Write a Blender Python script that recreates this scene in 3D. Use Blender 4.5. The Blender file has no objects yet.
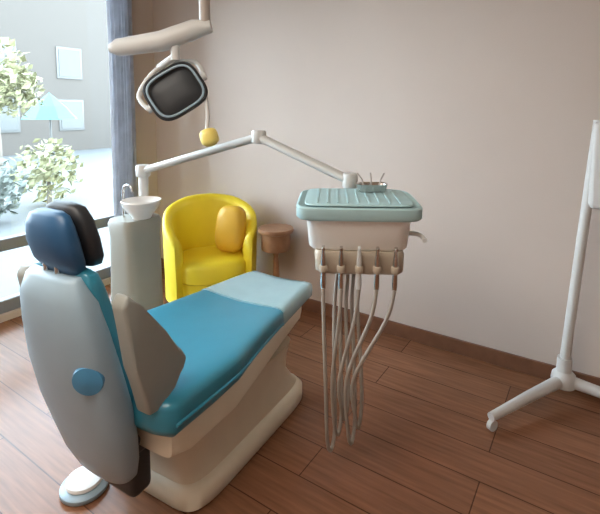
import bpy, bmesh, math, random
from mathutils import Vector, Matrix
random.seed(7)
S = bpy.context.scene
COL = S.collection
PI = math.pi

# ------------------------------------------------------------------ materials
def mat(name, col, rough=0.5, metal=0.0, var=0.0, scale=8.0, bump=0.0, bscale=60.0, coat=0.0, spec=0.5):
    m = bpy.data.materials.new(name); m.use_nodes = True
    nt = m.node_tree; b = nt.nodes['Principled BSDF']
    b.inputs['Base Color'].default_value = (*col, 1)
    b.inputs['Roughness'].default_value = rough
    b.inputs['Metallic'].default_value = metal
    b.inputs['Specular IOR Level'].default_value = spec
    b.inputs['Coat Weight'].default_value = coat
    tc = nt.nodes.new('ShaderNodeTexCoord')
    if var:
        n = nt.nodes.new('ShaderNodeTexNoise'); n.inputs['Scale'].default_value = scale
        n.inputs['Detail'].default_value = 4
        nt.links.new(tc.outputs['Object'], n.inputs['Vector'])
        r = nt.nodes.new('ShaderNodeValToRGB')
        r.color_ramp.elements[0].position = .3; r.color_ramp.elements[1].position = .7
        r.color_ramp.elements[0].color = (*[c * (1 - var) for c in col], 1)
        r.color_ramp.elements[1].color = (*[min(1, c * (1 + var)) for c in col], 1)
        nt.links.new(n.outputs['Fac'], r.inputs['Fac']); nt.links.new(r.outputs['Color'], b.inputs['Base Color'])
    if bump:
        n2 = nt.nodes.new('ShaderNodeTexNoise'); n2.inputs['Scale'].default_value = bscale
        nt.links.new(tc.outputs['Object'], n2.inputs['Vector'])
        bp = nt.nodes.new('ShaderNodeBump'); bp.inputs['Strength'].default_value = bump; bp.inputs['Distance'].default_value = .004
        nt.links.new(n2.outputs['Fac'], bp.inputs['Height']); nt.links.new(bp.outputs['Normal'], b.inputs['Normal'])
    return m

def wood_floor():
    m = bpy.data.materials.new('plank_floor'); m.use_nodes = True
    nt = m.node_tree; b = nt.nodes['Principled BSDF']; L = nt.links.new
    tc = nt.nodes.new('ShaderNodeTexCoord')
    br = nt.nodes.new('ShaderNodeTexBrick'); br.inputs['Scale'].default_value = 1.0
    br.inputs['Brick Width'].default_value = 1.25; br.inputs['Row Height'].default_value = .19
    br.inputs['Mortar Size'].default_value = .0025; br.inputs['Bias'].default_value = 0
    br.inputs['Color1'].default_value = (.205, .093, .050, 1); br.inputs['Color2'].default_value = (.250, .116, .062, 1)
    br.inputs['Mortar'].default_value = (.08, .035, .02, 1)
    L(tc.outputs['Object'], br.inputs['Vector'])
    mp = nt.nodes.new('ShaderNodeMapping'); mp.inputs['Scale'].default_value = (1.2, 18, 1)
    L(tc.outputs['Object'], mp.inputs['Vector'])
    n = nt.nodes.new('ShaderNodeTexNoise'); n.inputs['Scale'].default_value = 3; n.inputs['Detail'].default_value = 6
    L(mp.outputs['Vector'], n.inputs['Vector'])
    r = nt.nodes.new('ShaderNodeValToRGB'); r.color_ramp.elements[0].position = .3; r.color_ramp.elements[1].position = .75
    r.color_ramp.elements[0].color = (.72, .7, .68, 1); r.color_ramp.elements[1].color = (1.15, 1.12, 1.1, 1)
    L(n.outputs['Fac'], r.inputs['Fac'])
    mx = nt.nodes.new('ShaderNodeMix'); mx.data_type = 'RGBA'; mx.blend_type = 'MULTIPLY'; mx.inputs[0].default_value = 1
    L(br.outputs['Color'], mx.inputs[6]); L(r.outputs['Color'], mx.inputs[7]); L(mx.outputs[2], b.inputs['Base Color'])
    b.inputs['Roughness'].default_value = .26; b.inputs['Specular IOR Level'].default_value = .2
    return m

def glass_mat():
    m = bpy.data.materials.new('window_glass'); m.use_nodes = True
    nt = m.node_tree; nt.nodes.remove(nt.nodes['Principled BSDF'])
    t = nt.nodes.new('ShaderNodeBsdfTransparent'); t.inputs['Color'].default_value = (.96, .98, .97, 1)
    g = nt.nodes.new('ShaderNodeBsdfGlossy'); g.inputs['Roughness'].default_value = .02
    f = nt.nodes.new('ShaderNodeFresnel'); f.inputs['IOR'].default_value = 1.3
    x = nt.nodes.new('ShaderNodeMixShader')
    nt.links.new(f.outputs[0], x.inputs[0]); nt.links.new(t.outputs[0], x.inputs[1]); nt.links.new(g.outputs[0], x.inputs[2])
    nt.links.new(x.outputs[0], nt.nodes['Material Output'].inputs[0])
    return m

M = dict(
    wall=mat('wall_paint', (.555, .47, .412), .75, var=.02, scale=2, bump=.15, bscale=180),
    ceil=mat('ceiling_paint', (.50, .41, .30), .8, bump=.1, bscale=150),
    floor=wood_floor(), glass=glass_mat(),
    base=mat('baseboard_wood', (.17, .075, .042), .35, var=.15, scale=12),
    frame=mat('window_frame_grey', (.22, .235, .26), .45, var=.04),
    curtain=mat('curtain_grey', (.60, .61, .65), .85, var=.12, scale=10, bump=.3, bscale=300),
    teal=mat('teal_upholstery', (.026, .215, .31), .32, var=.04, scale=9, bump=.08, bscale=220, coat=.25),
    pale=mat('pale_foot_section', (.30, .47, .51), .25, var=.04, coat=.4),
    shell=mat('grey_shell_plastic', (.28, .38, .45), .4, var=.03),
    taupe=mat('taupe_arm_pad', (.28, .285, .255), .5, var=.04),
    beige=mat('beige_chair_plastic', (.60, .51, .38), .42, var=.03),
    beigel=mat('light_beige_plastic', (.70, .62, .48), .4, var=.02),
    black=mat('black_rubber', (.018, .020, .023), .5, var=.1),
    navy=mat('navy_headrest_back', (.018, .085, .19), .42, var=.05),
    blue=mat('blue_cap', (.06, .24, .42), .35),
    dark=mat('dark_lamp_face', (.028, .028, .030), .3, var=.05),
    lgrey=mat('light_grey_plastic', (.55, .55, .53), .4, var=.02),
    warmgrey=mat('warm_grey_tube', (.36, .31, .27), .4),
    unit=mat('unit_grey', (.27, .265, .225), .4, var=.02),
    stand=mat('stand_enamel', (.56, .55, .53), .4),
    outer=mat('grey_window_trim', (.075, .075, .07), .5),
    white=mat('white_enamel', (.74, .73, .71), .35),
    cream=mat('cream_plastic', (.84, .81, .76), .4, var=.02),
    holder=mat('taupe_holder', (.44, .37, .285), .45, var=.03),
    mat_=mat('aqua_silicone', (.38, .56, .58), .55, var=.03),
    hose=mat('grey_hose', (.30, .26, .22), .5),
    steel=mat('steel', (.62, .60, .58), .25, metal=1, var=.03),
    yellow=mat('yellow_vinyl', (.88, .70, .03), .42, var=.03, scale=6, bump=.1, bscale=160),
    amber=mat('amber_shade_vinyl', (.74, .42, .03), .45, var=.04),  # amber puts the armchair's inner shade into colour
    brown=mat('brown_wood', (.30, .15, .075), .4, var=.15, scale=14),
    ygrip=mat('yellow_grip', (.85, .68, .18), .45),
    screen=mat('dark_screen', (.42, .48, .44), .2),
    terrace=mat('terrace_stone', (.058, .061, .06), .7, var=.06, scale=3),
    render=mat('pale_render', (.054, .0455, .0375), .8, var=.03),
    cyan=mat('cyan_canvas', (.028, .115, .11), .7),
    shade=mat('building_glass', (.042, .046, .044), .2),
    leafy=mat('yellow_leaf', (.17, .165, .085), .7, var=.2, scale=5),
    leafg=mat('grey_green_leaf', (.09, .105, .09), .7, var=.2, scale=5),
    bark=mat('bark', (.14, .12, .10), .9, var=.2),
)

# ------------------------------------------------------------------ mesh helpers
def obj(name, bm, m, parent=None, smooth=True, angle=40):
    me = bpy.data.meshes.new(name); bmesh.ops.recalc_face_normals(bm, faces=bm.faces[:])
    for f in bm.faces: f.smooth = smooth
    if smooth:
        a = math.radians(angle)
        for e in bm.edges:
            if len(e.link_faces) == 2 and e.calc_face_angle(0) > a: e.smooth = False
    bm.to_mesh(me); bm.free(); me.materials.append(M[m])
    o = bpy.data.objects.new(name, me); COL.objects.link(o)
    if parent: o.parent = parent
    return o

def tag(o, label=None, cat=None, group=None, kind=None):
    if label: o['label'] = label
    if cat: o['category'] = cat
    if group: o['group'] = group
    if kind: o['kind'] = kind
    return o

def thing(name, label, cat, loc=(0, 0, 0), rz=0, group=None):
    o = bpy.data.objects.new(name, None); COL.objects.link(o); o.empty_display_size = .1
    o.location = loc; o.rotation_euler = (0, 0, rz)
    return tag(o, label, cat, group)

def BM(): return bmesh.new()

def box(bm, c, s, bev=0.0, seg=3, rot=None):
    r = bmesh.ops.create_cube(bm, size=1); vs = r['verts']
    for v in vs: v.co = Vector((v.co.x * s[0], v.co.y * s[1], v.co.z * s[2]))
    if bev:
        es = list({e for v in vs for e in v.link_edges})
        q = bmesh.ops.bevel(bm, geom=es, offset=bev, segments=seg, affect='EDGES', profile=.5)
        vs = list({v for f in q['faces'] for v in f.verts} | {v for v in vs if v.is_valid})
    mt = Matrix.Translation(Vector(c))
    if rot is not None: mt = mt @ rot
    for v in vs: v.co = mt @ v.co
    return bm

def loft(bm, rings, caps=True):
    R = [[bm.verts.new(p) for p in ring] for ring in rings]; n = len(R[0])
    for a, b in zip(R, R[1:]):
        for i in range(n): bm.faces.new((a[i], a[(i + 1) % n], b[(i + 1) % n], b[i]))
    if caps: bm.faces.new(R[0][::-1]); bm.faces.new(R[-1])
    return bm

def sup(hx, hy, n=4.0, k=36):
    out = []
    for i in range(k):
        t = 2 * PI * i / k; c, s = math.cos(t), math.sin(t)
        out.append((hx * math.copysign(abs(c) ** (2 / n), c), hy * math.copysign(abs(s) ** (2 / n), s)))
    return out

def spline(pts, n=8):
    P = [Vector(p) for p in pts]
    if len(P) < 3: return P
    out = []
    for i in range(len(P) - 1):
        p0, p1, p2, p3 = P[max(i - 1, 0)], P[i], P[i + 1], P[min(i + 2, len(P) - 1)]
        for j in range(n):
            t = j / n
            out.append(.5 * (2 * p1 + (p2 - p0) * t + (2 * p0 - 5 * p1 + 4 * p2 - p3) * t * t + (3 * p1 - p0 - 3 * p2 + p3) * t ** 3))
    out.append(P[-1]); return out

def tube(bm, pts, r, k=12, smooth_n=0, ry=None):
    P = spline(pts, smooth_n) if smooth_n else [Vector(p) for p in pts]
    T = [(P[min(i + 1, len(P) - 1)] - P[max(i - 1, 0)]).normalized() for i in range(len(P))]
    up = Vector((0, 0, 1)) if abs(T[0].z) < .9 else Vector((1, 0, 0))
    N = T[0].cross(up).normalized(); rings = []
    for i, p in enumerate(P):
        N = (N - T[i] * N.dot(T[i])).normalized(); B = T[i].cross(N)
        rr = r
        if isinstance(r, (list, tuple)):
            f = i / max(1, len(P) - 1) * (len(r) - 1); j0 = min(int(f), len(r) - 2); rr = r[j0] + (r[j0 + 1] - r[j0]) * (f - j0)
        rings.append([p + N * rr * math.cos(2 * PI * j / k) + B * (ry or rr) * math.sin(2 * PI * j / k) for j in range(k)])
    return loft(bm, rings)

def lathe(bm, prof, c=(0, 0, 0), k=32):
    rings = [[(c[0] + r * math.cos(2 * PI * i / k), c[1] + r * math.sin(2 * PI * i / k), c[2] + z) for i in range(k)] for r, z in prof]
    return loft(bm, rings)

def prism(bm, poly, y0, y1, bev=.01):
    """polygon in x,z pushed from y0 to y1"""
    a = [bm.verts.new((p[0], y0, p[1])) for p in poly]; b = [bm.verts.new((p[0], y1, p[1])) for p in poly]; n = len(poly)
    bm.faces.new(a); bm.faces.new(b[::-1])
    for i in range(n): bm.faces.new((a[i], b[i], b[(i + 1) % n], a[(i + 1) % n]))
    if bev: bmesh.ops.bevel(bm, geom=bm.edges[:], offset=bev, segments=3, affect='EDGES', profile=.5)
    return bm

# ------------------------------------------------------------------ the room
# room frame: origin in the corner of the window wall and the long wall; +X runs along the long wall, -Y along the window wall
CORNER = Vector((-1.3491, 4.2201, 0)); RA = math.radians(-33.627)
RM = Matrix.Translation(CORNER) @ Matrix.Rotation(RA, 4, 'Z')
U, V, HC = 5.2, 3.9, 2.8
def struct(name, bm, m, **k):
    o = obj(name, bm, m, smooth=False); o.matrix_world = RM
    return tag(o, kind='structure')
T = .15
struct('floor', box(BM(), (U / 2, -V / 2, -.05), (U + 2 * T, V + 2 * T, .1)), 'floor')
struct('ceiling', box(BM(), (U / 2, -V / 2, HC + .05), (U + 2 * T, V + 2 * T, .1)), 'ceil')
struct('wall_right', box(BM(), (U / 2, T / 2, HC / 2), (U + 2 * T, T, HC)), 'wall')
struct('wall_back', box(BM(), (U / 2, -V - T / 2, HC / 2), (U + 2 * T, T, HC)), 'wall')
struct('wall_far', box(BM(), (U + T / 2, -V / 2, HC / 2), (T, V, HC)), 'wall')
W0, W1, WB, WT = .30, 2.75, .05, 2.6          # the glazed opening: along the wall, sill, head
bm = BM()
box(bm, (-T / 2, -W0 / 2, HC / 2), (T, W0, HC))
box(bm, (-T / 2, -(W1 + V) / 2, HC / 2), (T, V - W1, HC))
box(bm, (-T / 2, -(W0 + W1) / 2, (WT + HC) / 2), (T, W1 - W0, HC - WT))
box(bm, (-T / 2, -(W0 + W1) / 2, WB / 2), (T, W1 - W0, WB))
struct('wall_left', bm, 'wall')
struct('baseboard_right', box(BM(), (U / 2, -.009, .045), (U, .018, .09), .004), 'base')
struct('baseboard_left', box(BM(), (.009, -W0 / 2 - .01, .045), (.018, W0 - .02, .09), .004), 'base')

win = thing('window_1', None, None); win.matrix_world = RM; win['kind'] = 'structure'
bm = BM(); fx = -.06; fw = .06
for v in (W0 + fw / 2, 1.78, W1 - fw / 2): box(bm, (fx, -v, (WB + WT) / 2), (.07, fw if v != 1.78 else .08, WT - WB), .006)
for z, h in ((WB + .045, .09), (.54, .085), (WT - .035, .07)): box(bm, (fx, -(W0 + W1) / 2, z), (.068, W1 - W0, h), .006)
obj('window_frame', bm, 'frame', win)
for a, b in ((W0 + fw, 1.74), (1.82, W1 - fw)):
    for z0, z1 in ((WB + .09, .4975), (.5825, WT - .07)):
        obj('pane', box(BM(), (fx, -(a + b) / 2, (z0 + z1) / 2), (.008, b - a + .01, z1 - z0 + .01)), 'glass', win, smooth=False)
# gathered curtain at the end of the window
ct = thing('curtain', 'tall grey curtain gathered into a narrow bundle at the window edge', 'curtain'); ct.matrix_world = RM
k = 90; A = []; B = []
for i in range(k + 1):
    s = i / k; v = .29 + .235 * s
    A.append((.075 + .032 * math.sin(s * 2 * PI * 6.5) + .008 * math.sin(s * 31), -v))
bm = BM(); rows = []
for z in [2.66 - 2.63 * j / 24 for j in range(25)]:
    q = 1 - .10 * math.sin(PI * (2.66 - z) / 2.63)
    rows.append([bm.verts.new((x + .006 * math.sin(z * 3 + 9 * y), -.4075 + (y + .4075) * q, z)) for x, y in A])
for a, b in zip(rows, rows[1:]):
    for i in range(k): bm.faces.new((a[i], a[i + 1], b[i + 1], b[i]))
g = bm.faces[:]; r = bmesh.ops.solidify(bm, geom=g, thickness=.004)
obj('fabric', bm, 'curtain', ct)
bm = BM(); tube(bm, [(.07, -.2, 2.69), (.07, -2.95, 2.69)], .014)
for v in (.22, 2.9): box(bm, (.035, -v, 2.69), (.07, .03, .05), .004)
obj('rod', bm, 'frame', ct)

# ------------------------------------------------------------------ dental chair  (local x: towards the foot end, local y: towards its left side)
ch = thing('dental_chair', 'teal dental treatment chair with dark headrest and beige base', 'dental chair', (-.585, 1.68, 0), math.radians(60))
def ering(a, hw, zt, zb, n=5, dish=0, k=44):
    zc, hh = (zt + zb) / 2, (zt - zb) / 2; out = []
    for y, z in sup(hw, hh, n, k):
        d = dish * (1 - (y / hw) ** 2) if z > 0 else 0
        out.append((a, y, zc + z - d))
    return out
def hw(a): return .332 if a < .15 else .332 - .13 * min(1, (a - .15) / .8) ** .85
def zt(a): return .585 - .02 * max(0, min(1, a)) - (.0 if a < .8 else .25 * (a - .8) ** 2)
bm = BM(); rings = [ering(-.235, .26, .54, .48)]
rings += [ering(-.215, .30, .575, .45, dish=.005)]
for i in range(22):
    a = -.19 + (.57 + .19) * i / 21
    rings.append(ering(a, hw(a), zt(a), .435 + .03 * max(0, min(1, a / .4)), 5, .028 if a > -.1 else .015))
obj('seat_cushion', loft(bm, rings), 'teal', ch, angle=60)
bm = BM(); rings = []  # foot end: paler blue, slightly larger section
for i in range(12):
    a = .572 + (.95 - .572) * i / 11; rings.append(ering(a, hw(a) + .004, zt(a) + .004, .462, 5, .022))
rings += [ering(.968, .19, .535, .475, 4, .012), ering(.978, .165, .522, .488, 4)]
tag(obj('foot_section', loft(bm, rings), 'pale', ch, angle=60), 'pale blue glossy section at the foot end')
# piping round the seat edge
bm = BM(); pts = [(a, -(hw(a) + .002), .50) for a in [-.19 + .75 * i / 16 for i in range(17)]]
tube(bm, pts, .006, 8); tube(bm, [(x, -y, z) for x, y, z in pts], .006, 8)
obj('piping', bm, 'teal', ch)
# pan under the cushion, body and floor plate
bm = BM(); rings = []
for i in range(18):
    a = -.16 + (.90 + .16) * i / 17
    w = hw(a) - .025; zb = .33 + .06 * max(0, (a - .3) / .6)
    rings.append(ering(a, w * (.9 if i in (0, 17) else 1), .464, zb, 7))
tag(obj('seat_frame', loft(bm, rings), 'beigel', ch, angle=50), 'light beige plastic pan under the seat')
bm = BM(); rings = []
for z, a0, a1, w in ((.10, -.03, .80, .235), (.13, -.02, .77, .225), (.2, -.03, .72, .215), (.28, -.05, .72, .222), (.345, -.08, .74, .235)):
    rings.append([((a0 + a1) / 2 + x, y, z) for x, y in sup((a1 - a0) / 2, w, 7, 48)])
obj('base_body', loft(bm, rings), 'beige', ch, angle=50)
bm = BM(); rings = []
for z, d in ((0, .012), (.012, 0), (.075, 0), (.10, .02), (.102, .05)):
    rings.append([(.388 + x, y, z) for x, y in sup(.434 - d, .262 - d, 7, 48)])
tag(obj('floor_plate', loft(bm, rings), 'beigel', ch, angle=50), 'light beige rounded base plate on the floor')
# hinge under the backrest
bm = BM(); box(bm, (-.155, 0, .33), (.15, .22, .10), .02)
tube(bm, [(-.195, -.13, .36), (-.195, .13, .36)], .03, 20)
box(bm, (-.14, 0, .21), (.09, .22, .17), .025)
tag(obj('back_hinge', bm, 'black', ch), 'black hinge block below the backrest')
# backrest: grey rear shell, teal pad
def af(z): return -.175 - .235 * (z - .5)             # front face of the pad
def back_ring(z, hwid, t0, t1, n=4, k=40, n_off=0):
    a1 = af(z) - t0; a0 = af(z) - t1
    return [((a0 + a1) / 2 + x, y, z) for x, y in sup((a1 - a0) / 2, hwid, n, k)]
bm = BM(); rings = []
for z, w, t0, t1 in ((.455, .14, .02, .05), (.47, .155, .008, .066), (.52, .17, 0, .075), (.62, .174, 0, .075), (.75, .174, .002, .075), (.88, .168, .0, .072), (.96, .155, .0, .07), (1.0, .145, .006, .066), (1.015, .11, .02, .054)):
    rings.append(back_ring(z, w, t0, t1, 4))
obj('backrest_pad', loft(bm, rings), 'teal', ch, angle=60)
bm = BM(); rings = []
for z, w, t0, t1 in ((.235, .09, .05, .12), (.245, .135, .04, .145), (.32, .165, .03, .16), (.42, .188, .024, .165), (.54, .204, .022, .17), (.68, .20, .022, .168), (.82, .186, .022, .155), (.92, .168, .022, .14), (.985, .13, .026, .115), (1.0, .12, .035, .09)):
    rings.append(back_ring(z, w, t0, t1, 2.8))
tag(obj('backrest_shell', loft(bm, rings), 'shell', ch, angle=60), 'blue-grey moulded shell behind the backrest')
bm = BM(); lathe(bm, [(.0005, -.02), (.046, -.02), (.05, .002), (.046, .012), (.0005, .018)])
o = obj('hinge_cap', bm, 'blue', ch); o.matrix_local = Matrix.Translation((-.362, -.150, .69)) @ Vector((-.86, -.5, -.1)).to_track_quat('Z', 'Y').to_matrix().to_4x4()
tag(o, 'blue round cap on the rear corner of the shell')
# arm pads: tapered wings reaching forward from the backrest
for s in (-1, 1):
    poly = [(-.335, .93), (-.315, .965), (-.275, .92), (-.19, .79), (-.11, .705), (-.085, .665), (-.10, .63), (-.155, .60), (-.215, .545), (-.255, .55), (-.295, .72)]
    y0, y1 = (-.285, -.222) if s < 0 else (.222, .285)
    tag(obj('armrest', prism(BM(), poly, y0, y1, .013), 'taupe', ch), 'taupe wing-shaped arm panel')
# headrest
hr = bpy.data.objects.new('headrest', None)
bm = BM(); rings = []
for z, w, t0, t1 in ((1.005, .06, .02, .05), (1.012, .085, .004, .066), (1.04, .105, 0, .072), (1.10, .11, 0, .072), (1.16, .102, 0, .07), (1.20, .08, .005, .065), (1.212, .05, .02, .05)):
    rings.append([(x + .05, y - .014, zz) for x, y, zz in back_ring(z, w, t0, t1, 3.2)])
hp = tag(obj('headrest', loft(bm, rings), 'black', ch, angle=60), 'black padded headrest cushion')
bpy.data.objects.remove(hr)
bm = BM(); rings = []
for z, w, t0, t1 in ((.985, .06, .075, .10), (.995, .09, .068, .12), (1.04, .11, .066, .14), (1.10, .114, .066, .145), (1.15, .106, .066, .135), (1.185, .088, .066, .118), (1.197, .06, .072, .10)):
    rings.append([(x + .05, y - .014, zz) for x, y, zz in back_ring(z, w, t0, t1, 2.8)])
tag(obj('headrest_shell', loft(bm, rings), 'navy', hp, angle=60), 'navy blue rear half of the headrest')
bm = BM()
for y in (-.03, .03): tube(bm, [(af(.95) - .085, y, .93), (af(1.04) - .07, y, 1.03)], .009, 12)
tag(obj('headrest_bar', bm, 'steel', ch), 'steel headrest bars')

# foot control on the floor behind the chair
fc = thing('foot_control', 'small white disc foot pedal on the floor behind the treatment chair', 'foot pedal', (-.857, 1.668, 0))
lathe_b = lathe(BM(), [(.085, 0), (.09, .006), (.09, .02), (.078, .03), (.0005, .031)]); obj('base', lathe_b, 'shell', fc)
obj('pedal', lathe(BM(), [(.066, .0305), (.07, .036), (.066, .046), (.03, .053), (.0005, .054)]), 'white', fc)
bm = BM(); tube(bm, [(.005, .08, .012), (.0, .14, .008), (-.03, .3, .008), (-.02, .5, .008), (-.07, .68, .008), (-.09, .745, .008)], .007, 8, 6); obj('cable', bm, 'black', fc)

# ------------------------------------------------------------------ water unit with post, tray arm and delivery head
un = thing('dental_unit', 'grey spittoon unit beside the treatment chair carrying a long jointed tray arm', 'dental unit', (0, 0, 0))
ux, uy = -.955, 2.56
bm = BM(); rings = []
R60 = Matrix.Rotation(math.radians(60), 4, 'Z')
for z, w, d in ((0, .11, .13), (.03, .115, .135), (.4, .105, .125), (.78, .10, .12), (.86, .105, .13), (.885, .095, .12)):
    rings.append([tuple(Vector((ux, uy, z)) + R60 @ Vector((x, y, 0))) for x, y in sup(d, w, 5, 40)])
obj('body', loft(bm, rings), 'unit', un, angle=50)
bc = (ux + .05, uy - .03, .885)
obj('spittoon_bowl', lathe(BM(), [(.05, 0), (.06, .02), (.10, .07), (.112, .10), (.108, .106), (.098, .098), (.06, .05), (.02, .03), (.0005, .028)], bc), 'white', un)
bm = BM(); tube(bm, [(ux - .06, uy - .01, .88), (ux - .06, uy - .01, 1.02), (ux - .04, uy - .03, 1.07), (ux + .0, uy - .05, 1.07), (ux + .01, uy - .055, 1.04)], .008, 10, 6)
obj('rinse_spout', bm, 'steel', un)
px_, py_ = ux + .02, uy + .10
bm = BM(); tube(bm, [(px_, py_, .88), (px_, py_, 1.12)], .028, 20); obj('post', bm, 'lgrey', un)
J0 = Vector((px_, py_, 1.14)); J1 = Vector((-.215, 2.34, 1.36)); J2 = Vector((.235, 2.09, 1.17))
def knuckle(c, r=.042, h=.07):
    return lathe(BM(), [(.0005, -h / 2), (r * .85, -h / 2), (r, -h / 2 + .008), (r, h / 2 - .008), (r * .85, h / 2), (.0005, h / 2)], c, 24)
obj('arm_joint', knuckle(J0), 'lgrey', un); obj('arm_joint', knuckle(J1, .038), 'lgrey', un); obj('arm_joint', knuckle(J2, .036, .07), 'lgrey', un)
for a, b in ((J0, J1), (J1, J2)):
    bm = BM(); tube(bm, [a, a.lerp(b, .5), b], .030, 16, ry=.022); obj('tray_arm', bm, 'lgrey', un)
# delivery head
hx, hy, hz = .237, 1.855, 0
DH = Matrix.Translation((hx, hy, .016)) @ Matrix.Rotation(math.radians(-4), 4, 'Z')
def dob(name, bm, m, parent=un, label=None, **k):
    bm.transform(DH); return tag(obj(name, bm, m, parent, **k), label)
bm = BM(); rings = []
for z, w, d in ((.94, .185, .15), (.95, .195, .16), (1.05, .205, .175), (1.066, .215, .185)):
    rings.append([(x, y, z) for x, y in sup(w, d, 7, 48)])
dob('delivery_head', loft(bm, rings), 'cream', label='cream body under the instrument tray', angle=50)
bm = BM()
rings = [[(x, y, z) for x, y in sup(w, d, 8, 48)] for z, w, d in ((1.066, .235, .195), (1.075, .244, .202), (1.112, .244, .202), (1.118, .236, .194), (1.105, .215, .185))]
dob('tray', loft(bm, rings), 'mat_', label='aqua tray top of the delivery head', angle=50)
bm = BM(); tube(bm, [(0, .20, 1.02), (0, .235, 1.06), (0, .235, 1.13)], .026, 16); dob('tray_bracket', bm, 'lgrey')
bm = BM()
rings = [[(.004 + x, -.045 + y, z) for x, y in sup(w, d, 8, 48)] for z, w, d in ((.852, .165, .12), (.86, .172, .128), (.925, .175, .13), (.94, .17, .125))]
dob('instrument_holder', loft(bm, rings), 'holder', label='taupe holder block below the delivery head', angle=50)
bm = BM(); tube(bm, [(.185, -.10, 1.0), (.225, -.11, 1.0), (.242, -.14, 1.0), (.242, -.20, 1.0)], .009, 10, 5); dob('tray_handle', bm, 'lgrey')
# silicone mat and steel dish on the tray
bm = BM(); loft(bm, [[(x, y, z) for x, y in sup(w, d, 8, 48)] for z, w, d in ((1.1185, .208, .178), (1.121, .212, .182), (1.1255, .210, .180), (1.127, .204, .174))])
for i in range(9): box(bm, (-.16 + .04 * i, 0, 1.128), (.006, .30, .003))
bm.transform(DH); tag(obj('tray_mat', bm, 'mat_', None, angle=50), 'aqua silicone mat lying on the instrument tray', 'mat')
ds = thing('instrument_dish', 'small steel dish of probes at the back of the aqua tray mat', 'dish', DH @ Vector((.07, .10, 1.1295)))
bm = BM(); loft(bm, [[(x, y, z) for x, y in sup(w, d, 3, 40)] for z, w, d in ((0, .055, .03), (.002, .06, .035), (.03, .068, .042), (.034, .070, .044), (.03, .063, .037), (.006, .055, .03))]); obj('bowl', bm, 'steel', ds)
for i, (x, y) in enumerate(((-.03, 0), (.0, .008), (.028, -.004))):
    bm = BM(); tube(bm, [(x, y, .008), (x + .012 * (i - 1), y + .012, .05), (x + .03 * (i - 1), y + .03, .075)], .0035, 8); obj('probe', bm, 'warmgrey', ds)
# handpieces in the front of the holder, each with its own hose
names = ['leftmost', 'second from the left', 'middle', 'second from the right', 'rightmost']
for i in range(5):
    x = -.135 + .068 * i
    h = thing('handpiece', f'slim steel handpiece with hanging hose, {names[i]} of five under the aqua tray', 'handpiece', DH @ Vector((x, -.187, .878)), math.radians(-4), 'handpieces in the delivery unit')
    bm = BM(); tl = Matrix.Rotation(math.radians(8), 4, 'X')
    lathe(bm, [(.0005, -.085), (.009, -.083), (.011, -.06), (.0095, 0), (.0105, .03), (.007, .07), (.006, .085), (.0005, .087)], k=16)
    box(bm, (0, -.008, .09), (.012, .024, .012), .003); bm.transform(tl); obj('grip', bm, 'steel' if i != 2 else 'lgrey', h)
    bm = BM(); lathe(bm, [(.013, -.012), (.016, -.006), (.016, .012), (.013, .016)], k=16); box(bm, (0, .016, 0), (.016, .022, .02), .003); bm.transform(tl); obj('cradle', bm, 'holder', h)
    tx = -.105 + .028 * i; low = .07 + .035 * ((i * 2) % 5)
    pts = [(0, .006, -.08), (tx * .3 - x * .25, .0, -.2), (tx - x - .02, .02, -.45), (tx - x - .012, .05, low - .878 + .08), (tx - x + .005, .09, low - .878), (tx - x + .02, .13, low - .878 + .08), (tx - x + .015, .15, -.45), (tx * .85 - x, .15, -.2), (tx * .8 - x + .01, .15, -.03)]
    bm = BM(); tube(bm, pts, .0075, 10, 6); obj('hose', bm, 'hose', h)

# ------------------------------------------------------------------ operating lamp on a ceiling pole
lx, ly = -.455, 2.2
lp = thing('operating_lamp', 'dark dental operating lamp on a pale arm hung from a ceiling pole', 'lamp', (lx, ly, HC))
lp_o = Vector((lx, ly, HC))
def lob(name, bm, m, label=None, **k):
    bm.transform(Matrix.Translation(-lp_o)); return tag(obj(name, bm, m, lp, **k), label)
lob('ceiling_plate', lathe(BM(), [(.09, -.03), (.1, -.02), (.1, 0), (.0005, 0)], (lx, ly, HC)), 'lgrey')
bm = BM(); tube(bm, [(lx, ly, HC - .02), (lx, ly, 1.90)], .026, 20); lob('pole', bm, 'warmgrey')
bm = BM(); tube(bm, [(lx + .03, ly, 1.90), (lx - .05, ly, 1.885), (-.66, ly, 1.83), (-.88, ly + .01, 1.80), (-.92, ly + .01, 1.795)], [.03, .048, .05, .042, .02], 20); lob('arm', bm, 'lgrey')
bm = BM(); tube(bm, [(-.60, ly, 1.83), (-.60, ly, 1.74)], .022, 16)
lob('neck', bm, 'lgrey')
LC = Vector((-.60, 2.2, 1.585))
LR = Matrix.Translation(LC) @ Matrix.Rotation(math.radians(14), 4, 'Z') @ Matrix.Rotation(math.radians(-32), 4, 'Y') @ Matrix.Rotation(math.radians(-12), 4, 'X')
def lring(y, w, h, n=3.5): return [tuple(LR @ Vector((x, y, z))) for x, z in sup(w, h, n, 40)]
bm = BM(); loft(bm, [lring(.075, .05, .04), lring(.07, .075, .06), lring(.045, .115, .095), lring(.0, .135, .115), lring(-.03, .14, .12), lring(-.036, .132, .112), lring(-.028, .12, .10), lring(.0, .10, .08)])
hd = lob('lamp_head', bm, 'dark', 'dark grey lamp head', angle=55)
bm = BM(); loft(bm, [lring(-.004, .098, .078), lring(-.012, .115, .096), lring(-.018, .105, .086), lring(-.024, .04, .03)])
o = lob('lens', bm, 'black'); o.parent = hd
bm = BM(); loop = [LR @ Vector((x, -.034, z)) for x, z in sup(.122, .102, 3.5, 40)]
tube(bm, loop + loop[:1], .006, 8); o = lob('bezel', bm, 'shell'); o.parent = hd
bm = BM(); e = [LR @ Vector(p) for p in ((-.155, .01, 0), (-.155, .05, .10), (0, .06, .165), (.155, .05, .10), (.155, .01, 0))]
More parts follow.
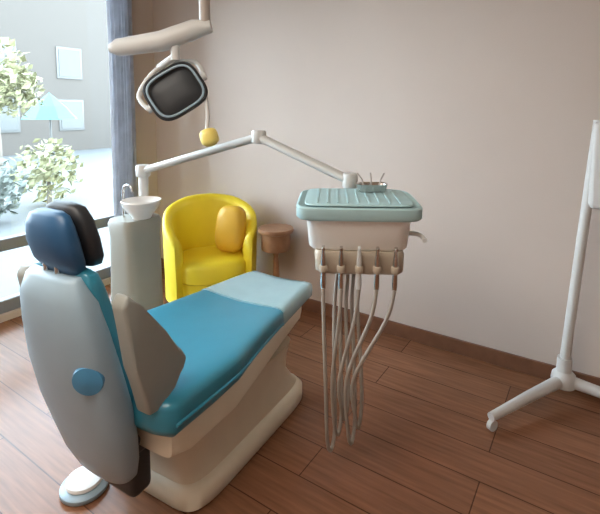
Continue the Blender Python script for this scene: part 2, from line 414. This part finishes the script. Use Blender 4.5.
tube(bm, e, .012, 12, 6); tube(bm, [Vector((-.60, 2.2, 1.76)), LR @ Vector((0, .06, .165))], .018, 12); 
for s in (-1, 1): tube(bm, [LR @ Vector((s * .163, .01, 0)), LR @ Vector((s * .12, .01, 0))], .02, 14)
lob('yoke', bm, 'lgrey')
hp0 = LR @ Vector((.12, -.01, -.06)); hp1 = Vector((-.445, 2.15, 1.40)); hp2 = Vector((-.43, 2.14, 1.335))
bm = BM(); tube(bm, [hp0, hp0.lerp(hp1, .5) + Vector((.01, 0, -.01)), hp1], .010, 10, 6); lob('handle_stem', bm, 'lgrey')
bm = BM(); d = Vector((.02, 0, -.075)); q = hp1 + Vector((0, 0, .012))
tube(bm, [q + d * f for f in (0, .06, .18, .4, .7, .9, 1.06, 1.12)], [.012, .03, .040, .044, .044, .040, .026, .01], 20)
lob('handle_grip', bm, 'ygrip', 'pale yellow handle grip')

# ------------------------------------------------------------------ yellow tub chair and small table by the long wall
yc = thing('tub_chair', 'bright yellow tub armchair against the wall beyond the treatment chair', 'armchair', (-.655, 3.24, 0), math.radians(-72))
# local +x = front.  Curved shell of varying height
bm = BM(); n = 48; outer = []; cols = []
for i in range(n + 1):
    th = math.radians(52 + 256 * i / n); q = abs(i / n - .5) * 2
    top = .60 + .24 * (1 - q ** 2.2); w = .33; d = .31
    cx_, sy_ = math.cos(th), math.sin(th)
    pr = [(1.0, .16), (1.0, .30), (1.03, top - .04), (1.02, top - .012), (.955, top), (.86, top - .012), (.81, top - .05), (.80, .40), (.80, .16)]
    cols.append([bm.verts.new((d * cx_ * f, w * sy_ * f, z)) for f, z in pr])
for a, b in zip(cols, cols[1:]):
    for j in range(len(a)): bm.faces.new((a[j], a[(j + 1) % len(a)], b[(j + 1) % len(a)], b[j]))
bm.faces.new(cols[0]); bm.faces.new(cols[-1][::-1])
obj('backrest', bm, 'yellow', yc, angle=60)
bm = BM(); loft(bm, [[(.02 + x, y, z) for x, y in sup(d, w, 3, 40)] for z, d, w in ((.30, .21, .21), (.31, .235, .235), (.41, .24, .24), (.44, .225, .225), (.45, .19, .19))])
obj('seat_cushion', bm, 'yellow', yc, angle=60)
bm = BM(); loft(bm, [[(.0 + x, y, z) for x, y in sup(d, w, 3, 40)] for z, d, w in ((.16, .235, .24), (.30, .24, .25))]); obj('seat_frame', bm, 'yellow', yc)
for sx in (-1, 1):
    for sy in (-1, 1):
        bm = BM(); tube(bm, [(sx * .17, sy * .17, .165), (sx * .2, sy * .2, 0)], [.018, .012], 12); obj('leg', bm, 'brown', yc)
cu = thing('cushion', 'added amber cushion standing in for shade in the right corner of the yellow armchair', 'cushion', (-.525, 3.215, .464), math.radians(-110))  # added cushion, its amber colour stands in for shade inside the armchair
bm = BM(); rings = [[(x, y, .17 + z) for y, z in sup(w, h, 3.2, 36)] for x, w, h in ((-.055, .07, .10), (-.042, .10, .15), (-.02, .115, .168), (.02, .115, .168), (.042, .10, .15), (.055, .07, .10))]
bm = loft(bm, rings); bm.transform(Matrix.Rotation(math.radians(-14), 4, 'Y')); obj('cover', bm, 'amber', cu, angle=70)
st = thing('side_table', 'small round brown wooden table right of the yellow armchair', 'side table', (-.175, 3.20, 0))
obj('table_top', lathe(BM(), [(.0005, .49), (.10, .49), (.106, .50), (.106, .615), (.125, .622), (.13, .635), (.126, .65), (.0005, .652)]), 'brown', st)
obj('leg', lathe(BM(), [(.024, .03), (.018, .12), (.026, .3), (.018, .44), (.03, .49)]), 'brown', st)
obj('base', lathe(BM(), [(.10, 0), (.105, .01), (.10, .022), (.03, .035), (.0005, .036)]), 'brown', st)

# ------------------------------------------------------------------ white stand at the right
ms = thing('equipment_stand', 'white wheeled equipment stand with splayed legs against the wall', 'stand', (1.375, 2.235, 0))
obj('hub', lathe(BM(), [(.035, .06), (.055, .07), (.06, .10), (.055, .13), (.036, .15), (.033, .22), (.0005, .22)]), 'stand', ms)
bm = BM(); tube(bm, [(0, 0, .2), (.075, -.05, 1.45)], .024, 20); obj('column', bm, 'stand', ms)
for ang, L in ((207, .54), (322, .50), (150, .30), (15, .13)):
    a = math.radians(ang); d = Vector((math.cos(a), math.sin(a), 0))
    if ang == 150: continue
    if ang == 15: d = Vector((.5, .87, 0)).normalized(); L = .10
    bm = BM(); tube(bm, [d * .03 + Vector((0, 0, .10)), d * (L * .5) + Vector((0, 0, .088)), d * L + Vector((0, 0, .068))], [.03, .026, .02], 14); lg = obj('leg', bm, 'stand', ms)
    p = d * (L - .01); bm = BM(); tube(bm, [p + Vector((0, 0, .07)), p + Vector((0, 0, .04))], .008, 10)
    w = Vector((-d.y, d.x, 0)); tube(bm, [p + Vector((0, 0, .0255)) - w * .011, p + Vector((0, 0, .0255)) + w * .011], .0255, 18); obj('caster', bm, 'lgrey', lg)
RW = Matrix.Rotation(RA, 4, 'Z')
bm = BM(); box(bm, (.195, -.02, 1.235), (.26, .12, .42), .025, rot=None); bm.transform(RW); tag(obj('control_box', bm, 'stand', ms), 'pale control box on the column')
bm = BM(); box(bm, (.195, -.082, 1.31), (.17, .006, .12), .002); bm.transform(RW); tag(obj('screen', bm, 'screen', ms), 'pale green display panel')
bm = BM()
for i in range(3): box(bm, (.145 + .05 * i, -.083, 1.16), (.026, .010, .026), .004)
bm.transform(RW); obj('button_row', bm, 'lgrey', ms)

# ------------------------------------------------------------------ outdoors
O = RM
def outw(o): o.matrix_world = RM; return o
struct('terrace', box(BM(), (-8.2, 1.5, -.2), (16, 20, .2)), 'terrace').name = 'terrace'
b = thing('apartment_building', 'pale apartment building seen hazily through the window', 'building'); b.matrix_world = RM
obj('wall', box(BM(), (-14.2, 5.2, 3.0), (.8, 9.0, 6.2)), 'render', b, smooth=False)
for y in (2.2, 4.6, 7.0):
    for z in (1.0, 3.0):
        w = obj('window', box(BM(), (-13.79, y, z + .3), (.06, 1.0, 1.2), .01), 'outer', b)
        obj('pane', box(BM(), (-13.75, y, z + .3), (.02, .84, 1.04)), 'shade', w, smooth=False)
def blob(bm, c, r, seed, sq=1):
    rnd = random.Random(seed)
    for _ in range(420):
        d = Vector((rnd.gauss(0, 1), rnd.gauss(0, 1), rnd.gauss(0, 1))).normalized() * (rnd.random() ** .4)
        p = Vector(c) + Vector((d.x * r, d.y * r, d.z * r * sq)); s = r * rnd.uniform(.09, .17)
        a = Vector((rnd.gauss(0, 1), rnd.gauss(0, 1), rnd.gauss(0, 1))).normalized(); q = a.orthogonal().normalized(); w = a.cross(q)
        vs = [bm.verts.new(p + q * s), bm.verts.new(p + w * s * .6 + a * s * .15), bm.verts.new(p - q * s), bm.verts.new(p - w * s * .6 + a * s * .15)]
        bm.faces.new(vs)
def tree(label, x, y, z, r, leaf, seed, g=None):
    t = thing('tree', label, 'tree', RM @ Vector((x, y, -.1)))
    bm = BM(); tube(bm, [(0, 0, 0), (.04, .02, z * .5), (0, 0, z)], [r * .12, r * .09, r * .05], 10, 3); obj('trunk', bm, 'bark', t)
    bm = BM(); blob(bm, (0, 0, z), r, seed); blob(bm, (r * .4, r * .3, z - r * .4), r * .7, seed + 1); obj('crown', bm, leaf, t, smooth=False)
tree('yellow-green tree on the terrace outside the window', -4.45, .45, 2.15, .62, 'leafy', 3)
def shrub(label, x, y, r, leaf, seed):
    t = thing('shrub', label, 'shrub', RM @ Vector((x, y, -.1)))
    bm = BM(); tube(bm, [(0, 0, 0), (0, .02, r)], [.05, .02], 8); obj('stem', bm, 'bark', t)
    bm = BM(); blob(bm, (0, 0, r * 1.1), r, seed, 1.0); obj('foliage', bm, leaf, t, smooth=False)
shrub('yellowish round shrub outside, just right of the terrace tree', -4.25, 1.15, .55, 'leafy', 11)
shrub('grey-green low shrub outside, below the terrace tree', -3.55, .0, .46, 'leafg', 21)
p = thing('parasol', 'small pale cyan parasol standing on the terrace outside', 'parasol', RM @ Vector((-5.7, 1.98, -.1)))
obj('canopy', lathe(BM(), [(.52, 1.42), (.30, 1.68), (.03, 1.92), (.0005, 1.95)], k=8), 'cyan', p, smooth=False)
bm = BM(); tube(bm, [(0, 0, .03), (0, 0, 1.93)], .02, 10); obj('pole', bm, 'outer', p)
obj('base', lathe(BM(), [(.2, 0), (.2, .04), (.04, .06), (.0005, .06)]), 'outer', p)

# ------------------------------------------------------------------ light, camera
wd = bpy.data.worlds.new('sky'); S.world = wd; wd.use_nodes = True
nt = wd.node_tree; bg = nt.nodes['Background']
tc = nt.nodes.new('ShaderNodeTexCoord'); sx = nt.nodes.new('ShaderNodeSeparateXYZ'); rp = nt.nodes.new('ShaderNodeValToRGB')
nt.links.new(tc.outputs['Generated'], sx.inputs[0]); nt.links.new(sx.outputs['Z'], rp.inputs['Fac'])
rp.color_ramp.elements[0].color = (.74, .87, 1.0, 1); rp.color_ramp.elements[1].color = (.64, .81, 1.0, 1)
nt.links.new(rp.outputs['Color'], bg.inputs['Color']); bg.inputs['Strength'].default_value = 5.0

# added unseen fill light under the ceiling, brightens surfaces facing the camera
la = bpy.data.lights.new('fill_light', 'AREA'); la.shape = 'RECTANGLE'; la.size = 2.0; la.size_y = 1.2; la.energy = 18; la.color = (1, .93, .84)
lo = bpy.data.objects.new('fill_light', la); COL.objects.link(lo); lo.matrix_world = RM @ Matrix.Translation((2.1, -3.0, 2.77))

cam = bpy.data.cameras.new('camera'); co = bpy.data.objects.new('camera', cam); COL.objects.link(co)
cam.sensor_width = 36; cam.sensor_fit = 'HORIZONTAL'; cam.lens = 450 / 600 * 36
cam.shift_y = -(257 - (110 + 450 * math.tan(math.radians(5)))) / 600
co.location = (0, 0, 1.5); co.rotation_euler = (math.radians(85), 0, 0); cam.clip_start = .05
S.camera = co
S.view_settings.view_transform = 'Standard'; S.view_settings.look = 'None'; S.view_settings.gamma = 1; S.view_settings.use_curve_mapping = False
S.view_settings.exposure = 1.95
S.cycles.max_bounces = 10; S.cycles.diffuse_bounces = 6; S.cycles.transparent_max_bounces = 12
S.cycles.use_denoising = True; S.cycles.sample_clamp_indirect = 8
